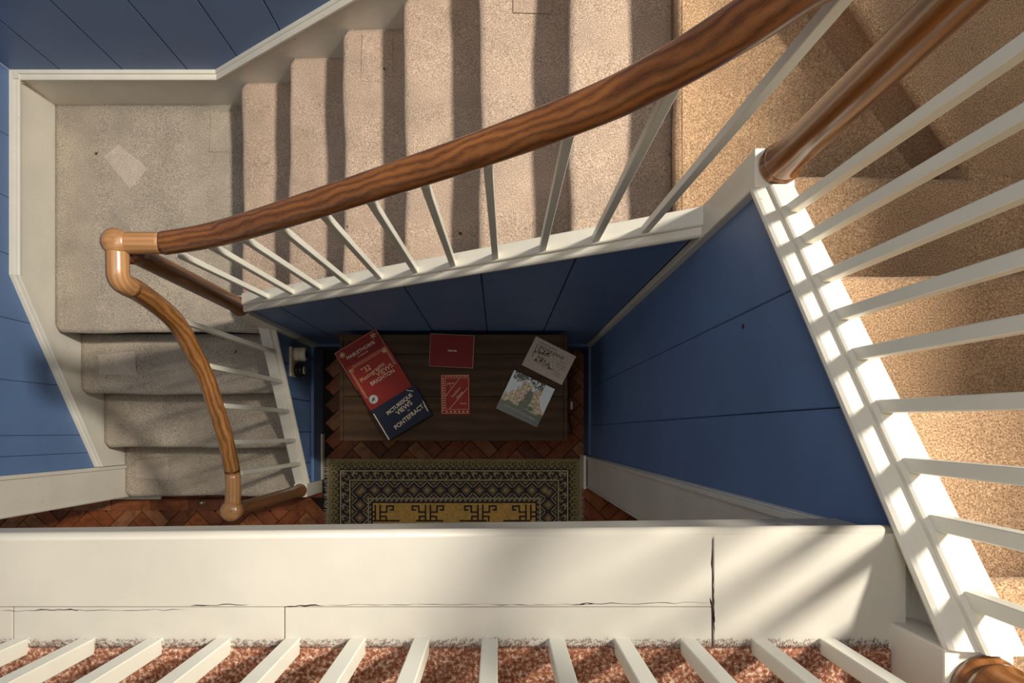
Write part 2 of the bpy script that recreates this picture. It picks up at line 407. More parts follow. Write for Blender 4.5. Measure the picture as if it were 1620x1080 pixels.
# ---------------------------------------------------------------- carpeted steps
def tread(name, a0, a1, w0, w1, ztop, rise, mt, parent, run, nose_r=.024, wave=.003, over=.012, seg=40):
    """profile extruded across the stair. run=(origin, dir, side): nose at dir*a1, back at dir*a0"""
    org, d, s = [Vector(v) for v in run]
    prof = [(a0, -rise), (a0, 0)]
    nb = 6
    for k in range(1, nb): prof.append((a0+(a1-nose_r-a0)*k/nb, 0))
    for k in range(0, 9):
        t = math.pi*.5-math.pi*k/8
        prof.append((a1-nose_r+nose_r*math.cos(t), -nose_r+nose_r*math.sin(t)))
    for zz in (-.07, -.10, -.14): prof.append((a1-nose_r-over+.006*math.sin(zz*40), zz))
    prof.append((a1-nose_r-over, -rise))
    bm = bmesh.new(); R = []
    ph = rng.uniform(0, 6, 3)
    for i in range(seg+1):
        u = i/seg; w = w0+(w1-w0)*u
        e = min(u, 1-u)*(abs(w1-w0)); inset = max(0, .018-e)**2/.018*1.0
        dz = wave*(math.sin(u*9+ph[0])+.6*math.sin(u*23+ph[1]))*.4
        dn = wave*(math.sin(u*7+ph[2])+.5*math.sin(u*17+ph[0]))
        ringv = []
        for j, (a, z_) in enumerate(prof):
            k = max(0, min(1, (a-a0)/(a1-a0)))**6
            p = org+d*(a+k*dn-k*inset)+s*w; p.z = ztop+z_+(dz if z_ > -.15 and 0 < j < len(prof)-1 else 0)
            ringv.append(bm.verts.new(p))
        R.append(ringv)
    n = len(prof)
    for i in range(seg):
        for j in range(n):
            f = bm.faces.new([R[i][j], R[i][(j+1)%n], R[i+1][(j+1)%n], R[i+1][j]]); f.smooth = j != n-1 and j != 0
    bm.faces.new(R[0]); bm.faces.new(R[-1])
    return fin(name, bm, mt, parent)
def patch(parent, px, D, mt=None, th=.0012):
    pts = [U(x, y, D) for x, y in px]
    bm = bmesh.new(); prism(bm, [(p.x,p.y,p.z) for p in pts], (0,0,th)); o = fin('carpet_patch', bm, mt or M['patch'], parent); o['label'] = 'paler rectangular carpet patch'
    return o

# lower flight: rises toward +Y; nose faces -Y
lf = tag(empty('lower_flight', (-1.5, .05, 0)), 'lower flight of three grey-brown carpeted steps rising from the parquet', 'stairs')
def add(o, parent): o.matrix_parent_inverse = parent.matrix_world.inverted(); return o
for e in (lf,): pass
NY = [.443, .179, -.079, -.340]
def up_parent(o, root):
    o.parent = root; o.matrix_parent_inverse = Matrix.Translation(-Vector(root.location)); return o
land = struct(boxobj('floor_quarter_landing_base', -1.965, -1.04, .46, 1.452, zL-.2, zL-.03, M['joint']))
lstep = []
for k in range(3):
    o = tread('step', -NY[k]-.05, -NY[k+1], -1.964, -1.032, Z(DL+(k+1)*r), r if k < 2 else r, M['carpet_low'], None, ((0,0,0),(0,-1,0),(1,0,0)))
    up_parent(o, lf); lstep.append(o)
# the landing as a carpeted slab with nose toward -Y
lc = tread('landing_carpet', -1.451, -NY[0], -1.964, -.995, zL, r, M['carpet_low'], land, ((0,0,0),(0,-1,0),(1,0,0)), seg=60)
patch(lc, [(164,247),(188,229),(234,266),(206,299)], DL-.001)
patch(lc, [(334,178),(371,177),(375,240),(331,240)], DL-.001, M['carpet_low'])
for st, D, q in ((0, DL+r, [(155,561),(214,555),(216,594),(157,592)]), (2, DL+3*r, [(214,729),(267,723),(266,759),(215,755)])):
    o = patch(None, q, D-.001); up_parent(o, lf)
patchm = None
# middle flight: rises toward +X; nose faces -X
mf = tag(empty('middle_flight', (-.3, 1.0, 0)), 'middle flight of carpeted steps running along the blue boarded back wall', 'stairs')
NX = [(x-CX)*((16-i)*r)/F for i, x in enumerate([381,455,541,638,757,900,1070], 1)]
for i in range(7):
    D = (15-i)*r
    back = NX[i+1]+.055 if i < 6 else .60
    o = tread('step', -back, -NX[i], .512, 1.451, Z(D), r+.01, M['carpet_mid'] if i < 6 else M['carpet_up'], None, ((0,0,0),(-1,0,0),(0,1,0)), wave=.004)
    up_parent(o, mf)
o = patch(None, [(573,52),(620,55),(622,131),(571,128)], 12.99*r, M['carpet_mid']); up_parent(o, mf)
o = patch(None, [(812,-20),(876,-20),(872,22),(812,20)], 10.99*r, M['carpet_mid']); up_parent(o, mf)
# quarter landing at the top of the middle flight, with the diagonal step up
D9, D8 = 9*r, 8*r
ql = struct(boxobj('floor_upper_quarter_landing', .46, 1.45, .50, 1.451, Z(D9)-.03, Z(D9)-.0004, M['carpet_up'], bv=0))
ds = tag(empty('diagonal_step', (1.2, 1.1, Z(D9))), 'brown carpeted step set diagonally across the upper right corner', 'step')
NU0 = (CY-275)*D8/F
a = U(1352,0,D8); b = U(1537,272,D8); dr = (b-a).normalized(); a2 = a-dr*.50
nrm = Vector((-dr.y, dr.x, 0)); nrm = nrm if nrm.x > 0 else -nrm
bm = bmesh.new(); ring_pts = []
prof = [(.030,-r),(.026,-.06),(.012,-.045),(0,-.02),(.006,-.006),(.018,0)]
LL = [[bm.verts.new(p+nrm*x+Vector((0,0,z_))) for x, z_ in prof] for p in [a2+(b-a2)*k/20 for k in range(21)]]
for i in range(20):
    for j in range(5): f = bm.faces.new([LL[i][j], LL[i][j+1], LL[i+1][j+1], LL[i+1][j]]); f.smooth = True
zt8 = Z(D8)
tp = [v[5] for v in LL]+[bm.verts.new(c) for c in ((b.x+.10, NU0-.010, zt8), (1.45, NU0-.010, zt8), (1.45, 1.451, zt8), (a2.x+.02, 1.451, zt8))]
bm.faces.new(tp)
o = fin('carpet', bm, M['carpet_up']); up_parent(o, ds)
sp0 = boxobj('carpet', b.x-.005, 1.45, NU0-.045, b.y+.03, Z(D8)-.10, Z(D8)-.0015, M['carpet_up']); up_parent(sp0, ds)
# upper flight: rises toward -Y; nose faces +Y
uf = tag(empty('upper_flight', (1.0, .1, 0)), 'upper flight of brown carpeted steps on the right beside the white string', 'stairs')
Ds = [D8, 1.28, 1.11, .94, .787]
ys = [275, 432, 640, 920]
NU = [(CY-y)*D/F for y, D in zip(ys, Ds)]+[-.47]
for i in range(4):
    o = tread('step', -(NU[i+1]-.03), NU[i]*1.0, .52, 1.45, Z(Ds[i]), Ds[i]*0+.19, M['carpet_up'], None, ((0,0,0),(0,1,0),(1,0,0)), wave=.003) if False else \
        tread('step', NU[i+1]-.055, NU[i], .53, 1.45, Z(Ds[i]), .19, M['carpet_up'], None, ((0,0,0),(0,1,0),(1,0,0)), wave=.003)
    up_parent(o, uf)

# ---------------------------------------------------------------- upper landing
uf_floor = struct(boxobj('floor_upper', -1.985, .545, -2.6, -.262, Z(.95), Z(.795), M['ceiling']))
cp = boxobj('carpet', -1.985, .470, -2.6, -.258, Z(.795), Z(.781), M['carpet_floor'], uf_floor, bv=.004)
boxobj('carpet', .475, 1.46, -2.6, -.47, Z(.795), Z(.781), M['carpet_floor'], uf_floor, bv=.004)
# short pile tufts spilling on the ledge
bm = bmesh.new()
for k in range(5200):
    x = rng.uniform(-.64, .466); y = -.258+rng.uniform(-.004,1)**3*.010; l = rng.uniform(.002,.0055)
    a_ = rng.uniform(-.8,.8)
    p0 = Vector((x-.0006, y, Z(.783))); p1 = Vector((x+.0006, y, Z(.783))); p2 = Vector((x+l*math.sin(a_), y+l*math.cos(a_), Z(.783)+rng.uniform(.001,.006)))
    bm.faces.new([bm.verts.new(p) for p in (p0, p1, p2)])
o = fin('carpet_pile', bm, M['carpet_floor'], uf_floor); o['kind'] = 'stuff'
ZLd = Z(.785)
yedge = lambda X: -.130+(X+.6)*(.009/1.07)
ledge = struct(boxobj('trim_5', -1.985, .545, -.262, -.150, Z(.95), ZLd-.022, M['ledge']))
def lboard(name, x0, x1, ya0, ya1, yb, front):
    bm = bmesh.new()
    hexa(bm, [(x0,yb,ZLd-.022),(x1,yb,ZLd-.022),(x1,ya1,ZLd-.022),(x0,ya0,ZLd-.022),(x0,yb,ZLd),(x1,yb,ZLd),(x1,ya1,ZLd),(x0,ya0,ZLd)])
    bevel(bm, .0008, 1)
    return fin('ledge_board', bm, M['ledge'], ledge)
xs = (1128-CX)*.785/F; yj = -(960-CY)*.785/F
fr = lambda x: yedge(x)
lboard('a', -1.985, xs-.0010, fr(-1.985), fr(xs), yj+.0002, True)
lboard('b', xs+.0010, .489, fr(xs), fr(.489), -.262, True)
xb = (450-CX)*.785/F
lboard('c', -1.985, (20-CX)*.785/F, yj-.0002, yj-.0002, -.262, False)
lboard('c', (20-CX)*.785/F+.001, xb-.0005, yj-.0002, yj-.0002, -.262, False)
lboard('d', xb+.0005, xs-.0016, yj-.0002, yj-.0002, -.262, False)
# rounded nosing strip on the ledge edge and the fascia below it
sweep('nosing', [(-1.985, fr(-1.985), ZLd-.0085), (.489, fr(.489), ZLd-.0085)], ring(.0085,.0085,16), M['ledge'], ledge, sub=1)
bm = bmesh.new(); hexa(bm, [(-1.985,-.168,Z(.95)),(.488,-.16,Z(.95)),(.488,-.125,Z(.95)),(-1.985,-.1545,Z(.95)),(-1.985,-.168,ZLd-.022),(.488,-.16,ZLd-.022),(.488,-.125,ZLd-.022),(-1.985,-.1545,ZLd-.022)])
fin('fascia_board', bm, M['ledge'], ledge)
# paint cracks (thin dark slivers laid just above the joints)
def crack(pts, w, parent):
    bm = bmesh.new(); top = []; bot = []
    for i, (x, y) in enumerate(pts):
        p = U(x, y, .7846); ww = .6*w*(.2+rng.uniform(.1,1.0))*(0 if i in (0, len(pts)-1) else 1)
        nxt = Vector(U(*pts[min(i+1,len(pts)-1)], .7846))-Vector(U(*pts[max(i-1,0)], .7846)); n = Vector((-nxt.y, nxt.x, 0)).normalized()
        top.append(p+n*ww); bot.append(p-n*ww)
    for i in range(len(pts)-1):
        q = [top[i], top[i+1], bot[i+1], bot[i]]
        try: bm.faces.new([bm.verts.new(v) for v in q])
        except ValueError: pass
    o = fin('paint_crack', bm, M['joint'], parent); return o
def wig(x0, y0, x1, y1, n, a): return [(x0+(x1-x0)*i/n+(rng.uniform(-a,a) if 0<i<n else 0)*(0 if abs(x1-x0)>abs(y1-y0) else 1), y0+(y1-y0)*i/n+(rng.uniform(-a,a) if 0<i<n else 0)*(1 if abs(x1-x0)>abs(y1-y0) else .2)) for i in range(n+1)]
crack(wig(1126,865,1130,1003,16,1.2), .0011, ledge)
crack(wig(1123,945,1131,985,6,1.0), .0022, ledge)
crack(wig(0,966,300,964,22,1.2), .0005, ledge); crack(wig(55,965,130,964,8,1.4), .0011, ledge)
crack(wig(300,958,395,956,9,1.5), .0009, ledge); crack(wig(450,959,515,957,8,1.4), .0014, ledge)
crack(wig(515,957,800,955,18,1), .0004, ledge); crack(wig(780,957,1126,953,24,1.6), .0006, ledge); crack(wig(905,956,940,954,6,1.6), .0013, ledge)

# ---------------------------------------------------------------- strings with moulded caps
def string_obj(name, pts, prof, mt, parent):
    """prof in (across, z) ; pts two 3D points; across axis given per pts as vector"""
    (p, q, ax) = pts; p = Vector(p); q = Vector(q); ax = Vector(ax)
    bm = bmesh.new(); a = [bm.verts.new(p+ax*u+Vector((0,0,v))) for u, v in prof]; b = [bm.verts.new(q+ax*u+Vector((0,0,v))) for u, v in prof]
    n = len(prof); bm.faces.new(a); bm.faces.new(b)
    for j in range(n): bm.faces.new([a[j], a[(j+1)%n], b[(j+1)%n], b[j]])
    o = fin(name, bm, mt, parent); return o
# profile: u = outward from inner edge
def sprof(w, mould, down=.065):
    pr = [(0,-.16),(0,-.003),(.003,0),(w-.003,0),(w,-.003),(w,-.012)]
    for k in range(7):
        t = math.pi*.5-math.pi*k/6
        pr.append((w+mould*.55+mould*.45*math.cos(t), -.026+.012*math.sin(t)))
    pr += [(w+mould*.55,-.044),(w+mould*.25,-.048),(w+mould*.25,-down),(w-.012,-down-.004),(w-.012,-.16)]
    return pr
def balustrade(name, loc, label): return tag(empty(name, loc), label, 'balustrade')
bm_mid = balustrade('middle_balustrade', (-.2, .49, Z(2)), 'balustrade of thin white balusters under the long handrail crossing the carpeted middle flight')
bm_low = balustrade('lower_balustrade', (-1.0, .05, Z(3)), 'balustrade of five white balusters under the curved handrail beside the chest')
bm_up = balustrade('upper_balustrade', (.51, .1, Z(1)), 'balustrade of white balusters on the sunlit white string at the right')
bm_land = balustrade('landing_balustrade', (0, -.255, ZLd), 'row of white balusters standing on the cracked white ledge at the bottom')
def sp(o, root): return up_parent(o, root)
o = string_obj('string', ((-.955,.516,capm(-.955)), (.473,.518,capm(.473)), (0,-1,0)), sprof(.044,.022), M['cream'], None); sp(o, bm_mid)
o = string_obj('string', ((-1.043,.459,capl(.459)), (-1.043,-.264,capl(-.264)), (1,0,0)), sprof(.048,.022), M['cream'], None); sp(o, bm_low)
o = string_obj('string', ((.537,.449,capu(.449)), (.541,-.228,capu(-.228)), (-1,0,0)), sprof(.043,.028), M['cream'], None); sp(o, bm_up)

BS = .0088
def baluster(root, a, b, s=BS):
    bm = bmesh.new(); stick(bm, a, b, s); bevel(bm, .0012, 1)
    o = fin('baluster', bm, M['baluster']); sp(o, root); return o
# middle
mid = [((427,479),(291,406)),((465,470),(338,391)),((507,461),(387,378)),((552,453),(446,362)),((602,445.5),(514,341.5)),((658,436),(588,320)),((717,426),(674,296)),((783.8,415),(772,263)),((858.4,400),(899,214)),((942,384.5),(1074,118)),((1020.7,371),None)]
YBs = .487
rail_mid = [(-1.0,1.725),(-.94,1.73),(-.88,1.728),(-.75,1.672),(-.588,1.571),(-.30,1.36),(-.0256,1.152),(.15,1.00),(.235,.90),(.30,.80),(.36,.70),(.44,.62),(.52,.58)]
def railD(X):
    for (x0,d0),(x1,d1) in zip(rail_mid[:-1], rail_mid[1:]):
        if x0 <= X <= x1: return d0+(d1-d0)*(X-x0)/(x1-x0)
for (bx,by), top in mid:
    D = YBs*F/(CY-by); X = (bx-CX)*D/F
    zb = capm(X)-.006; D = H-zb; A = Vector(((bx-CX)*D/F, YBs, zb))
    if top:
        tx, ty = top; D2 = .498*F/(CY-ty); B = Vector(((tx-CX)*D2/F, .498, Z(D2)+.02))
    else: B = Vector((.40, .50, Z(.66)))
    baluster(bm_mid, A, B)
# lower
low = [((429.6,556.4),(283,506)),((440,603),(334,580)),((452,650),(355,642)),((464,696),(371,699)),((471,733),(383,747))]
for (bx,by),(tx,ty) in low:
    D = 1.005*F/(CX-bx); Y = (CY-by)*D/F; zb = capl(Y)-.006; D = H-zb
    A = Vector((-1.005+.0, (CY-by)*D/F, zb)); A.x = -.999
    D2 = 1.0*F/(CX-tx); B = Vector((-1.0, (CY-ty)*D2/F, Z(D2)+.02))
    baluster(bm_low, A, B)
# upper
upb = [(1249,333),(1273,381),(1301,440),(1330,498),(1359,560),(1394,643),(1438,735),(1484,826),(1539,948)]
for bx, by in upb:
    D = .512*F/(bx-CX); Y = (CY-by)*D/F; zb = capu(Y)-.006
    zt_ = min(zb+.80, capu(Y)+.80)
    baluster(bm_up, (.512,Y,zb), (.512+.012,Y-.012,zt_))
# landing
for bx in (-72,35,139,246,354,463,566,667,775,880,984,1088,1200,1308):
    X = (bx-CX)*.785/F
    baluster(bm_land, (X, -.256, ZLd-.002), (X, -.258, Z(-.06)), .0095)

# ---------------------------------------------------------------- handrails
rp = ring(.031, .029, 24, .15)
pts = [(x, .498, Z(d)) for x, d in rail_mid[2:]]
o = sweep('handrail', pts, rp, M['pine'], None, scales=[1.0,1.0,1.02]+[.98]*(len(pts)-3)); sp(o, bm_mid)
o = sweep('handrail_joint', [(-.998,.496,Z(1.722)),(-.94,.497,Z(1.725)),(-.88,.498,Z(1.728))], ring(.0285,.029,24,.15), M['oak'], None, sub=3); o['label'] = 'short pale wood rail joint'; sp(o, bm_mid)
o = sweep('handrail_joint', [(-1.0,.50,Z(1.722)),(-1.0,.44,Z(1.723)),(-1.0,.410,Z(1.726)),(-.999,.397,Z(1.740)),(-.999,.392,Z(1.785))], ring(.0285,.029,24,.0), M['oak'], None, sub=3); o['label'] = 'short pale wood rail joint'; sp(o, bm_low)
lowr = [(-.999,.393,Z(1.765)),(-.999,.391,Z(1.81)),(-1.0,.380,Z(1.885)),(-1.0,.360,Z(1.975)),(-1.0,.330,Z(2.055)),(-1.0,.266,Z(2.145)),(-1.0,.184,Z(2.245)),(-1.0,.089,Z(2.32)),(-1.0,-.009,Z(2.393)),(-1.0,-.116,Z(2.452)),(-1.0,-.155,Z(2.468))]
def lowrail(name, pts, mt, up=None):
    return sweep(name, pts, ring(.0285,.029,24,.1), mt, None, up=Vector((0,1,.35)))
o = lowrail('handrail', lowr, M['pine_gold']); sp(o, bm_low)
o = sweep('handrail_joint', [(-1.0,-.155,Z(2.468)),(-1.0,-.22,Z(2.474)),(-1.003,-.285,Z(2.474))], ring(.0285,.029,24,.1), M['oak'], None, sub=3); o['label'] = 'short pale wood rail joint'; sp(o, bm_low)
# rails over the upper and landing balusters (above the lens, out of view)
yb = [(.512+.012, .52, Z(.50)), (.524,.45,capu(.45)+.80), (.524,.1,capu(.1)+.80), (.524,-.18,capu(-.18)+.80), (.51,-.27,Z(-.08))]
o = sweep('handrail', yb, rp, M['pine'], None); sp(o, bm_up)
o = sweep('handrail', [(-1.9,-.258,Z(-.08)),(-.6,-.258,Z(-.08)),(.50,-.258,Z(-.08))], rp, M['pine'], None); sp(o, bm_land)

# ---------------------------------------------------------------- newel posts
def turned(r0, zb, zt_, neck=True):
    h = zt_-zb
    P = [(r0*1.20,zb),(r0*1.22,zb+.006),(r0*1.16,zb+.012),(r0*1.02,zb+.015),(r0*1.12,zb+.020),(r0*1.12,zb+.026),(r0*.98,zb+.032)]
    P += [(r0*(.98-.06*k/6), zb+.04+(h-.12)*k/6) for k in range(1,7)]
    P += [(r0*.90,zt_-.055),(r0*1.05,zt_-.048),(r0*1.08,zt_-.042),(r0*.95,zt_-.036),(r0*1.0,zt_)]
    return P
def newel(label, x0, x1, y0, y1, zb, zt_, cx, cy, ctop, cm, rr, cap=None, lean=(0,0)):
    t = tag(empty('newel_post', ((x0+x1)/2, (y0+y1)/2, zb)), label, 'newel post')
    bm = bmesh.new(); box(bm, x0, x1, y0, y1, zb, zt_); bevel(bm, .003, 2)
    sp(fin('post_block', bm, M['cream']), t)
    P = turned(rr, 0, ctop-zt_)
    sh = Matrix.Identity(4); sh[0][2] = lean[0]; sh[1][2] = lean[1]
    o = lathe('turned_column', P, (cx, cy, zt_), cm, None, 32, sh); sp(o, t)
    if cap:
        c, rc, zc = cap
        Pp = [(rc*.55,-.030),(rc*.9,-.024),(rc,-.010),(rc,.012),(rc*.93,.022),(rc*.7,.030),(rc*.3,.0335)]
        o = lathe('cap', Pp, (c[0], c[1], zc), M['oakcap'], None, 36); sp(o, t); o['label'] = 'round pale wood cap'
    t['group'] = 'newel posts of the staircase'
    return t
newel('bottom newel post, dark turned column on a white block rising from the parquet', -1.040, -.974, -.333, -.264, 0, Z(3.34), -1.008, -.298, Z(2.49), M['walnut'], .0285, ((-1.0035,-.297), .0395, Z(2.470)))
newel('dark turned newel post at the corner of the lower landing', -1.022, -.952, .447, .520, 0, Z(2.50), -.984, .478, Z(1.74), M['walnut'], .031, ((-1.0,.496), .036, Z(1.722)), (-.015,.015))
newel('glossy brown newel post on a tall white block at the upper right of the well', .470, .544, .448, .520, 0, Z(1.20), .514, .488, Z(.56), M['chestnut'], .0315)
newel('white newel block at the bottom right corner beside the ledge', .470, .544, -.300, -.228, Z(.95), Z(.69), .512, -.272, Z(-.10), M['chestnut'], .0315)

# ---------------------------------------------------------------- chest
DC = 3.0
ct = tag(empty('chest', (-.2,.2,0)), 'dark oak plank-topped chest in the shadow under the middle flight', 'chest')
cx0, cx1 = (537-CX)*DC/F, (898-CX)*DC/F; cy0, cy1 = (CY-697)*DC/F, .446
j1 = (CY-627)*DC/F; j2 = (CY-560)*DC/F
zc = Z(DC)
for a_, b_ in ((cy0, j1-.001), (j1+.001, j2-.0007), (j2+.0007, cy1)):
    sp(boxobj('lid_plank', cx0+.018, cx1-.018, a_, b_, zc-.024, zc, M['chest'], bv=.002), ct)
for xx in (cx0, cx1-.017): sp(boxobj('lid_cleat', xx, xx+.017, cy0, cy1, zc-.026, zc+.0005, M['chest'], bv=.002), ct)
sp(boxobj('body', cx0+.02, cx1-.02, cy0+.02, cy1-.005, .10, zc-.026, M['chest'], bv=.003), ct)
for xx in (cx0+.02, cx1-.08):
    for yy in (cy0+.02, cy1-.065): sp(boxobj('foot', xx, xx+.06, yy, yy+.06, 0, .10, M['chest'], bv=.003), ct)
sp(boxobj('front_rail', cx0+.02, cx1-.02, cy0+.008, cy0+.02, .10, .16, M['chest'], bv=.002), ct)

# ---------------------------------------------------------------- books
def frame(c4, D):
    """c4: TL TR BR BL in px -> centre, angle, w, h"""
    p = [U(x, y, D) for x, y in c4]
    c = sum(p, Vector())/4
    ux = ((p[1]-p[0])+(p[2]-p[3])); w_ = ux.length/2; ang = math.atan2(ux.y, ux.x)
    h_ = ((p[0]-p[3]).length+(p[1]-p[2]).length)/2
    return c, ang, w_, h_
def text(s, size, x, y, z, mt, root, rot=0, sx=1.0, bold=0.0):
    cu = bpy.data.curves.new('lettering', 'FONT'); cu.body = s; cu.size = size; cu.align_x = 'CENTER'; cu.align_y = 'CENTER'
    cu.extrude = .0002; cu.offset = bold; cu.resolution_u = 3
    t = bpy.data.objects.new('tmp', cu); C.objects.link(t)
    dg = bpy.context.evaluated_depsgraph_get(); me = bpy.data.meshes.new_from_object(t.evaluated_get(dg))
    bpy.data.objects.remove(t); me.materials.clear(); me.materials.append(mt)
    o = bpy.data.objects.new('lettering', me); C.objects.link(o); o.parent = root
    o.location = (x, y, z+.0003); o.rotation_euler = (0,0,rot); o.scale = (sx,1,1)
    return o
def bars(name, segs, z, mt, root, w_=.0012):
    bm = bmesh.new()
    for x0,y0,x1,y1,*ww in segs:
        d = Vector((x1-x0,y1-y0,0)); L = d.length; d.normalize(); n = Vector((-d.y,d.x,0))*(ww[0] if ww else w_)/2
        a = Vector((x0,y0,z)); b = Vector((x1,y1,z))
        hexa(bm, [a-n, b-n, b+n, a+n]+[v+Vector((0,0,.0004)) for v in (a-n, b-n, b+n, a+n)])
    o = fin(name, bm, mt, root)
    if len(segs) > 1: o['kind'] = 'stuff'
    return o
def book(label, c4, zbase, th, cover, cat='book', pages=True, spine=0):
    D = H-(zbase+th)
    c, ang, w_, h_ = frame(c4, D)
    t = tag(empty('book', (c.x, c.y, zbase)), label, cat, 'books laid out on the chest'); t.rotation_euler = (0,0,ang)
    boxobj('cover', -w_/2, w_/2, -h_/2, h_/2, th-.002, th, cover, t, bv=.0005, seg=1)
    boxobj('back_cover', -w_/2, w_/2, -h_/2, h_/2, 0, .002, cover, t)
    boxobj('spine', -w_/2, -w_/2+.002, -h_/2, h_/2, .002, th-.002, cover, t)
    boxobj('pages', -w_/2+.002, w_/2-.003, -h_/2+.003, h_/2-.003, .002, th-.002, M['pages'], t)
    return t, w_, h_, th
# direction vectors for the three stacked albums
def quad(tl, wv, hv): return [tl, (tl[0]+wv[0], tl[1]+wv[1]), (tl[0]+wv[0]+hv[0], tl[1]+wv[1]+hv[1]), (tl[0]+hv[0], tl[1]+hv[1])]
t, w_, h_, z_ = book('red Mablethorpe album with gold corners, lowest of the stacked albums', quad((528.5,558.5),(66,-40),(37,62)), zc, .012, M['red'])
text('MABLETHORPE', .022, .0, h_*.5-.052, z_, M['palegold'], t)
text('32 VIEWS OF', .010, 0, h_*.5-.072, z_, M['gold'], t)
def flower(cx_, cy_, s, z, t):
    bm = bmesh.new()
    for k in range(7):
        a_ = k*2*math.pi/7; rr = s*(.55+.45*rng.rand())
        for q in (0, .5):
            x, y = cx_+rr*q*math.cos(a_)+rr*.4*math.cos(a_), cy_+rr*q*math.sin(a_)+rr*.4*math.sin(a_)
            vs = [bm.verts.new((x+.16*s*math.cos(u)*(1.5-q), y+.16*s*math.sin(u)*(1.5-q), z+.0004)) for u in np.linspace(0, 2*math.pi, 7)[:-1]]
            bm.faces.new(vs)
    return fin('ornament', bm, M['gold'], t)
flower(-w_*.5+.028, h_*.5-.026, .016, z_, t); flower(w_*.5-.028, h_*.5-.022, .016, z_, t)
bars('border', [(-w_/2+.004,h_/2-.004,w_/2-.004,h_/2-.004),(-w_/2+.004,h_/2-.004,-w_/2+.004,-h_/2+.01),(w_/2-.004,h_/2-.004,w_/2-.004,-h_/2+.01)], z_, M['gold'], t, .001)
t, w_, h_, z_ = book('red Brighton album with silver seal, between the other two stacked albums', quad((546.5,582.5),(65.5,-39.5),(45,77)), zc+.0125, .014, M['red2'])
text('"32', .034, -.030, h_*.5-.052, z_, M['gold'], t, .0)
text('Photographic', .027, -.012, h_*.5-.078, z_, M['gold'], t, .12, .95)
text('VIEWS', .030, .040, h_*.5-.098, z_, M['gold'], t, .05)
text('BRIGHTON', .026, .015, h_*.5-.122, z_, M['palegold'], t, 0, .95)
tp_ = h_/2
bars('border', [(-w_/2+.012,tp_-.018,w_/2-.03,tp_-.018),(-w_/2+.03,tp_-.010,w_/2-.012,tp_-.010),(-w_/2+.012,tp_-.018,-w_/2+.012,-.035),(-w_/2+.018,tp_-.03,-w_/2+.018,-.035),(w_/2-.012,tp_-.010,w_/2-.012,tp_-.10),(w_/2-.018,tp_-.02,w_/2-.018,tp_-.10),(-w_/2+.012,-.035,-w_/2+.03,-.045)], z_, M['gold'], t, .0016)
flower(-w_*.5+.02, tp_-.026, .013, z_, t); flower(w_*.5-.025, tp_-.022, .015, z_, t)
lathe('seal', [(.0205,0),(.0205,.0006),(.017,.0010),(.001,.0010)], (-w_*.5+.038, -.058, z_), M['silver'], t, 24)
bars('seal_mark', [(-w_*.5+.028,-.064,-w_*.5+.048,-.052,.006),(-w_*.5+.034,-.052,-w_*.5+.044,-.066,.004)], z_+.0011, M['olive'], t)
t, w_, h_, z_ = book('navy Pontefract album with gold bars, uppermost of the stacked albums', [(583.6,650.5),(658,608),(681.8,655.5),(616.7,696.4)], zc+.027, .014, M['navy'])
text('PICTURESQUE', .0235, .012, .037, z_, M['palegold'], t, .14, .95, .0004)
text('VIEWS', .030, .022, .012, z_, M['palegold'], t, .14, 1, .0004)
text('OF', .010, .034, -.008, z_, M['palegold'], t, .14)
text('PONTEFRACT.', .028, .022, -.034, z_, M['palegold'], t, .14, .93, .0004)
bars('border', [(-w_/2+.006,h_/2-.018,-w_/2+.006,-h_/2+.002,.0045),(w_/2-.045,h_/2-.003,w_/2-.02,h_/2-.022,.0035),(w_/2-.006,-.005,w_/2-.010,-h_/2+.022,.0045)], z_, M['palegold'], t)
t, w_, h_, z_ = book('dark red leather visitors book, farthest back in the middle of the chest', [(681,526.7),(751.5,531),(748,582),(678.5,579.5)], zc, .016, M['maroon'])
text('VISITORS', .0105, .002, .0, z_, M['white'], t, 0, 1, .0003)
bars('border', [(-w_/2+.001,h_/2-.001,w_/2-.003,h_/2-.001),(-w_/2+.001,-h_/2+.001,w_/2-.003,-h_/2+.001),(-w_/2+.001,h_/2,-w_/2+.001,-h_/2),(w_/2-.002,h_/2,w_/2-.002,-h_/2,.0022)], z_, M['pages'], t, .0012)
t, w_, h_, z_ = book('small bright red album with ornate gold border, in front of the visitors book', [(698,592.7),(744.4,591.8),(742.7,655),(697,655)], zc, .012, M['red2'])
text('Album', .013, -.022, .05, z_, M['gold'], t, .15); text('of', .009, -.022, .036, z_, M['gold'], t)
text('Southern', .016, .003, .010, z_, M['gold'], t, .85); text('Views', .016, .018, -.004, z_, M['gold'], t, .85)
text('Photo', .012, .036, -.042, z_, M['gold'], t)
B = []
for k in range(14): B.append((-w_/2+.006,-h_/2+.016+k*.0112,-w_/2+.016,-h_/2+.020+k*.0112,.003))
for k in range(6): B += [(-w_/2+.022+k*.019,-h_/2+.012,-w_/2+.029+k*.019,-h_/2+.012,.006)]
for k in range(9): B += [(-w_/2+.022+k*.012,h_/2-.010,-w_/2+.028+k*.012,h_/2-.007,.003)]
B += [(-w_/2+.020,-h_/2+.022,-w_/2+.020,h_/2-.016),(-w_/2+.020,h_/2-.016,w_/2-.006,h_/2-.016),(w_/2-.006,h_/2-.016,w_/2-.006,-h_/2+.022),(-w_/2+.020,-h_/2+.022,w_/2-.006,-h_/2+.022),
      (-w_/2+.004,-h_/2+.004,w_/2-.004,-h_/2+.004),(-w_/2+.004,-h_/2+.004,-w_/2+.004,h_/2-.004),(-w_/2+.004,h_/2-.004,w_/2-.004,h_/2-.004),
      (-w_/2+.022,-.008,.018,h_/2-.018,.002),(-.028,-h_/2+.024,w_/2-.010,.030,.002)]
bars('ornament', B, z_, M['gold'], t, .0013)
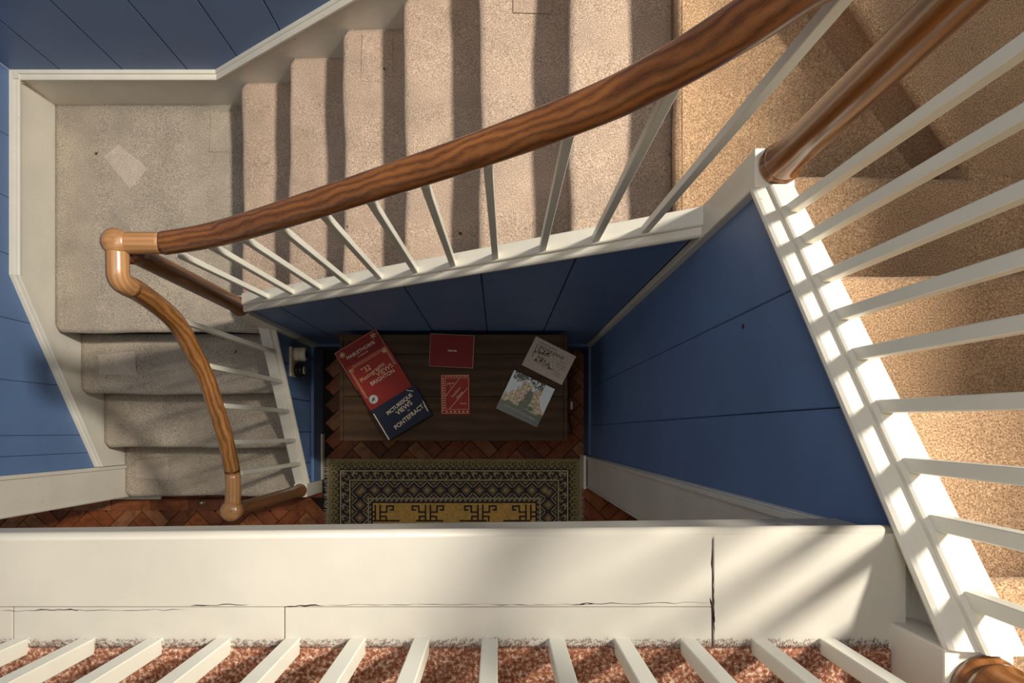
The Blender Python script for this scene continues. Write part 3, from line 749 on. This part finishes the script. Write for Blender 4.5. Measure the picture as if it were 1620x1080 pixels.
t, w_, h_, z_ = book('beige Crewkerne booklet with a black carriage drawing, at the back right of the chest', [(848.2,531.5),(911.8,563.6),(888.6,608.5),(825.3,576.8)], zc, .005, M['card'])
text('Publishing Tragedies &', .012, -.035, h_/2-.016, z_, M['ink'], t, 0, .85)
text('CREWKERNE', .023, -.012, h_/2-.036, z_, M['ink'], t, 0, 1.05)
for k, s_ in enumerate(('Other', 'Exciting Stories', 'of Somerset', 'by', 'R. Hume', 'A Collection')): text(s_, .009, .058, .018-.013*k, z_, M['ink'], t, 0, .9)
rr = np.random.RandomState(3)
segs = []
for (a0,b0,n) in ((-.06,.012,12),(-.03,.02,14),(-.045,-.012,14),(-.01,-.022,8),(.02,-.028,7)):
    for k in range(n):
        x, y = a0+rr.uniform(-.016,.016), b0+rr.uniform(-.010,.010); g = rr.uniform(-1.5,1.5)
        segs.append((x,y,x+.009*math.cos(g),y+.009*math.sin(g),rr.uniform(.002,.005)))
segs += [(-.01,.018,.006,.03,.001),(.006,.03,.03,-.02,.001),(-.075,-.03,.05,-.034,.001),(-.08,.03,-.078,-.02,.003)]
for wx, wy in ((-.045,-.018),(-.012,-.026)):
    for k in range(10):
        u0, u1 = k*.628, (k+1)*.628; segs.append((wx+.009*math.cos(u0),wy+.009*math.sin(u0),wx+.009*math.cos(u1),wy+.009*math.sin(u1),.0012))
bars('carriage_drawing', segs, z_, M['ink'], t)
e = .005; bars('border', [(-w_/2+e,h_/2-e,w_/2-e,h_/2-e),(w_/2-e,h_/2-e,w_/2-e,-h_/2+e),(w_/2-e,-h_/2+e,-w_/2+e,-h_/2+e),(-w_/2+e,-h_/2+e,-w_/2+e,h_/2-e)], z_, M['pages'], t, .0008)
# castle booklet: painted cover as a coloured grid
def colour_grid(name, img, x0, x1, y0, y1, z, mt, parent):
    h, w_ = img.shape[:2]
    xs = np.linspace(x0, x1, w_+1); ys = np.linspace(y1, y0, h+1)
    gx, gy = np.meshgrid(xs, ys); V = np.stack([gx.ravel(), gy.ravel(), np.full(gx.size, z)], 1)
    i, j = np.meshgrid(np.arange(h), np.arange(w_), indexing='ij'); a_ = (i*(w_+1)+j).ravel()
    Fc = np.stack([a_, a_+w_+1, a_+w_+2, a_+1], 1)
    me = bpy.data.meshes.new(name); me.from_pydata(V.tolist(), [], Fc.tolist())
    ca = me.color_attributes.new('Col', 'FLOAT_COLOR', 'CORNER')
    col = np.repeat(np.concatenate([img.reshape(-1,3), np.ones((h*w_,1))], 1), 4, 0)
    ca.data.foreach_set('color', col.astype(np.float32).ravel())
    return link(name, me, mt, parent)
t, w_, h_, z_ = book('glossy booklet with a castle photograph, in front of the beige booklet', [(813.5,585.5),(879.8,615.5),(848,676),(785,645.4)], zc, .006, M['olive'])
hh, ww = 96, 104
I = np.zeros((hh, ww, 3)); yy, xx = np.mgrid[0:hh, 0:ww]
I[:] = np.array([.66,.72,.72])+rr.uniform(-.02,.02,(hh,ww,1))
tow = [(2,14,50),(14,24,40),(24,31,28),(31,42,12),(36,40,9),(42,50,10),(50,58,14),(58,66,44),(64,74,20),(72,82,16),(82,88,38),(78,96,48),(92,104,58)]
def nz(s): 
    a_ = rr.rand(hh//s+2, ww//s+2); return np.kron(a_, np.ones((s,s)))[:hh,:ww]
st = nz(2)*.5+nz(4)*.5
for x0,x1,y0 in tow:
    m_ = (xx>=x0)&(xx<x1)&(yy>=y0+((xx//2)%2)*2)&(yy<72)
    sh = (.55+.6*(xx-x0)/(x1-x0))
    for c_, v in enumerate((.72,.54,.32)): I[...,c_] = np.where(m_, v*sh*(.6+.8*st), I[...,c_])
    for wy in range(y0+8, 68, 11):
        mw = (xx>=(x0+x1)//2)&(xx<(x0+x1)//2+2)&(yy>=wy)&(yy<wy+4)
        I[mw] = (.05,.04,.03)
for cx_, cy_, ra, rb in ((56,44,9,20),(52,62,12,9),(70,64,8,5),(20,70,10,4),(98,70,8,4)):
    m_ = ((xx-cx_)/ra)**2+((yy-cy_)/rb)**2 < .7+.6*st; I[m_] = np.array([.07,.085,.03])*(.5+1.2*st[m_][:,None])
m_ = yy >= 70+2*np.sin(xx/11.); I[m_] = np.array([.06,.085,.03])*(.8+.4*st[m_][:,None])
m_ = (yy >= 82); I[m_] = np.array([.085,.085,.07])*(.9+.2*st[m_][:,None])
m_ = (yy < 12+6*np.sin(xx/9.)+14*((st-.5)))&(xx>4)&(xx<80)&(st>.38); I[m_] = (.04,.05,.03)
colour_grid('castle_photograph', I, -w_/2+.0005, w_/2-.0005, -h_/2+.0005, h_/2-.0005, z_+.0004, M['picture'], t)
text('Crewkerne, Chard, Ilminster and Beyond', .0095, .0, -h_/2+.031, z_+.0005, M['white'], t, -.03, .98)
bars('spine_line', [(-w_/2,-h_/2,-w_/2,-.01,.002)], z_, M['pages'], t)  # pale page-coloured line along the spine edge

# ---------------------------------------------------------------- rug
rx0, rx1 = (520-CX)*3.625/F, (917-CX)*3.625/F; ry1 = (CY-725.5)*3.625/F; ry0 = ry1-.86
rug = tag(empty('rug', ((rx0+rx1)/2, (ry0+ry1)/2, 0)), 'olive and black patterned wool rug with pale fringes in front of the chest', 'rug')
gw, gh = 460, 285
cell = (rx1-rx0)/gw
R_ = np.zeros((gh, gw, 3)); jj, ii = np.mgrid[0:gh, 0:gw]
d = np.minimum.reduce([jj, gh-1-jj, ii, gw-1-ii])                 # distance to the edge
horiz = (np.minimum(jj, gh-1-jj) <= np.minimum(ii, gw-1-ii))
s_ = np.where(horiz, ii, jj)
dark = np.array([.018,.013,.016]); ol = np.array([.17,.135,.055]); pale = np.array([.38,.31,.19]); ye = np.array([.46,.275,.07]); pk = np.array([.30,.17,.10])
R_[:] = ol
def put(m_, c_): R_[m_] = c_
# outer plain band with small crowned hooks
p = s_ % 12; q = np.abs(p-6)
put((d>=8)&(d<11)&((p%12)<3), dark); put((d>=11)&(d<19)&(np.abs(q-(d-11)*.55)<1.1), dark); put((d>=6)&(d<8)&(q<2), dark)
put((d>=17)&(d<19)&(q>3.5), dark)
put((d>=19)&(d<21), dark); put((d>=21)&(d<23), pale)
# scroll band
p = s_ % 20; m_ = (d>=23)&(d<38); put(m_, dark*1.3)
put(m_&((np.hypot(p-6, d-28)<4.2)&(np.hypot(p-7.5, d-29)>2.2)), pale*.75); put(m_&((np.hypot(p-15, d-33)<4.2)&(np.hypot(p-13.5, d-32)>2.2)), ol*1.2)
put(m_&(np.abs(p-1-(d-23)*.5)<1), ol*1.3); put(m_&(np.hypot(p-11,d-26)<1.6), pk)
put((d>=38)&(d<40), pale); put((d>=40)&(d<42), dark)
# star and triangle band
p = s_ % 24; q = np.abs(p-12); e_ = np.abs(d-57); m_ = (d>=42)&(d<72); put(m_, dark*1.4)
put(m_&((q+e_*.9<9)&(((q.astype(int)//2+e_.astype(int)//2)%2==0)|(q+e_<5))), ol*1.35); put(m_&(q+e_<2.5), pk)
q2 = np.abs((s_+12)%24-12)
put(m_&(np.abs(q2+ (72-d)*1.1-0 -11)<1.0)&(d>62), pale); put(m_&(np.abs(q2+(d-42)*1.1-11)<1.0)&(d<52), pale)
put(m_&(q2+(d-42)*1.1<6)&(d<50), ol); put(m_&(q2+(72-d)*1.1<6)&(d>64), ol)
put((d>=72)&(d<74), pale); put((d>=74)&(d<79), dark); put((d>=75)&(d<78)&((s_+d)%9<5), pale*.8)
put((d>=79)&(d<81), dark)
fld = d>=81; put(fld, ye)
# stepped hook motifs in the field
for cx_ in (90, 182, 278, 366):
    for sg in (-1, 1):
        for (a0,a1,b0,b1) in ((3,6,84,112),(6,18,96,99),(15,18,88,99),(15,30,85,88),(27,30,85,94),(22,30,92,95),(6,14,104,107),(14,17,104,115)):
            x0_, x1_ = sorted((cx_+sg*a0, cx_+sg*a1)); put(fld&(ii>=x0_)&(ii<x1_)&(jj>=b0)&(jj<b1), dark); put(fld&(ii>=x0_)&(ii<x1_)&(gh-1-jj>=b0)&(gh-1-jj<b1), dark)
put(fld&(jj>=112)&(jj<115)&(ii%80<50), dark)
R_ *= 1.4*(1+.25*(np.kron(rr.rand(gh//5+1, gw//5+1), np.ones((5,5)))[:gh,:gw,None]-.5))
rz = .011
o = colour_grid('pile', R_, rx0, rx1, ry0, ry1, rz, M['rug'], None); sp(o, rug)
sp(boxobj('backing', rx0, rx1, ry0, ry1, .001, rz-.0006, M['fringe']), rug)
bm = bmesh.new()
for side, xx_ in ((-1, rx0), (1, rx1)):
    for k in range(330):
        y = ry0+(ry1-ry0)*(k+rng.uniform(0,.8))/330; L_ = rng.uniform(.012,.032); dy = rng.uniform(-.012,.012)
        a_ = Vector((xx_, y, .009)); b_ = Vector((xx_+side*L_, y+dy, .004)); n = Vector((0,.0011,0))
        vs = [bm.verts.new(v) for v in (a_-n, b_-n*.5, b_+n*.5, a_+n)]; bm.faces.new(vs)
o = fin('fringe', bm, M['fringe']); o['kind'] = 'stuff'; sp(o, rug)

# ---------------------------------------------------------------- socket with plugs, cable, floor fitting
sx = -.985
sk = tag(empty('wall_socket', (sx, .335, .51)), 'double wall socket with two plugs on the blue panelling under the lower flight', 'socket')
Dk = 3.13
sp(boxobj('backplate', sx+.0005, sx+.012, .262, .402, Z(Dk)-.045, Z(Dk)+.045, M['bakelite'], bv=.002), sk)
def plug(y, D, r0, L_, m1, m2):
    rot = Matrix.Rotation(math.pi/2, 4, 'Y')
    o = lathe('plug', [(r0*.85,0),(r0,.004),(r0,L_*.35),(r0*.94,L_*.37),(r0*.94,L_*.45),(r0,L_*.48),(r0,L_-.006),(r0*.8,L_),(r0*.3,L_)], (sx+.012, y, Z(D)), m1, None, 28, rot)
    sp(o, sk); o['label'] = 'cream round plug' if m1 is M['bakelite'] else 'black round plug'
    f = lathe('plug_face', [(r0*.62,0),(r0*.6,.003),(r0*.4,.004)], (sx+.012+L_, y, Z(D)), m2, None, 24, rot); sp(f, sk)
plug(.372, 3.14, .033, .055, M['bakelite'], M['blackp']); plug(.296, 3.15, .033, .040, M['blackp'], M['bakelite'])
cp_ = [(.345,.40,.05),(.36,.33,.20),(.35,.26,.32),(.372,.20,.22),(.362,.13,.10),(.39,.08,.02),(.41,-.02,.012)]
tag(sweep('power_cable', cp_, ring(.0035,.0035,8), M['blackp'], None), 'thin black cable hanging in the dark gap right of the chest', 'cable')
pc = Vector(U(904, 641, 3.3))
tag(boxobj('cable_plug', pc.x-.007, pc.x+.007, pc.y-.020, pc.y+.020, pc.z-.01, pc.z+.01, M['bakelite'], bv=.004), 'small white plug in the dark gap right of the chest', 'plug')
ft = U(319, 795, 3.62)
tag(lathe('floor_fitting', [(.016,0),(.016,.004),(.009,.006),(.009,.012),(.012,.016),(.008,.022),(.002,.023)], (ft.x, ft.y, .001), M['brass'], None, 20), 'tiny metal fitting on the parquet just below the lowest step', 'doorstop')
print('parquet blocks', cnt[0])
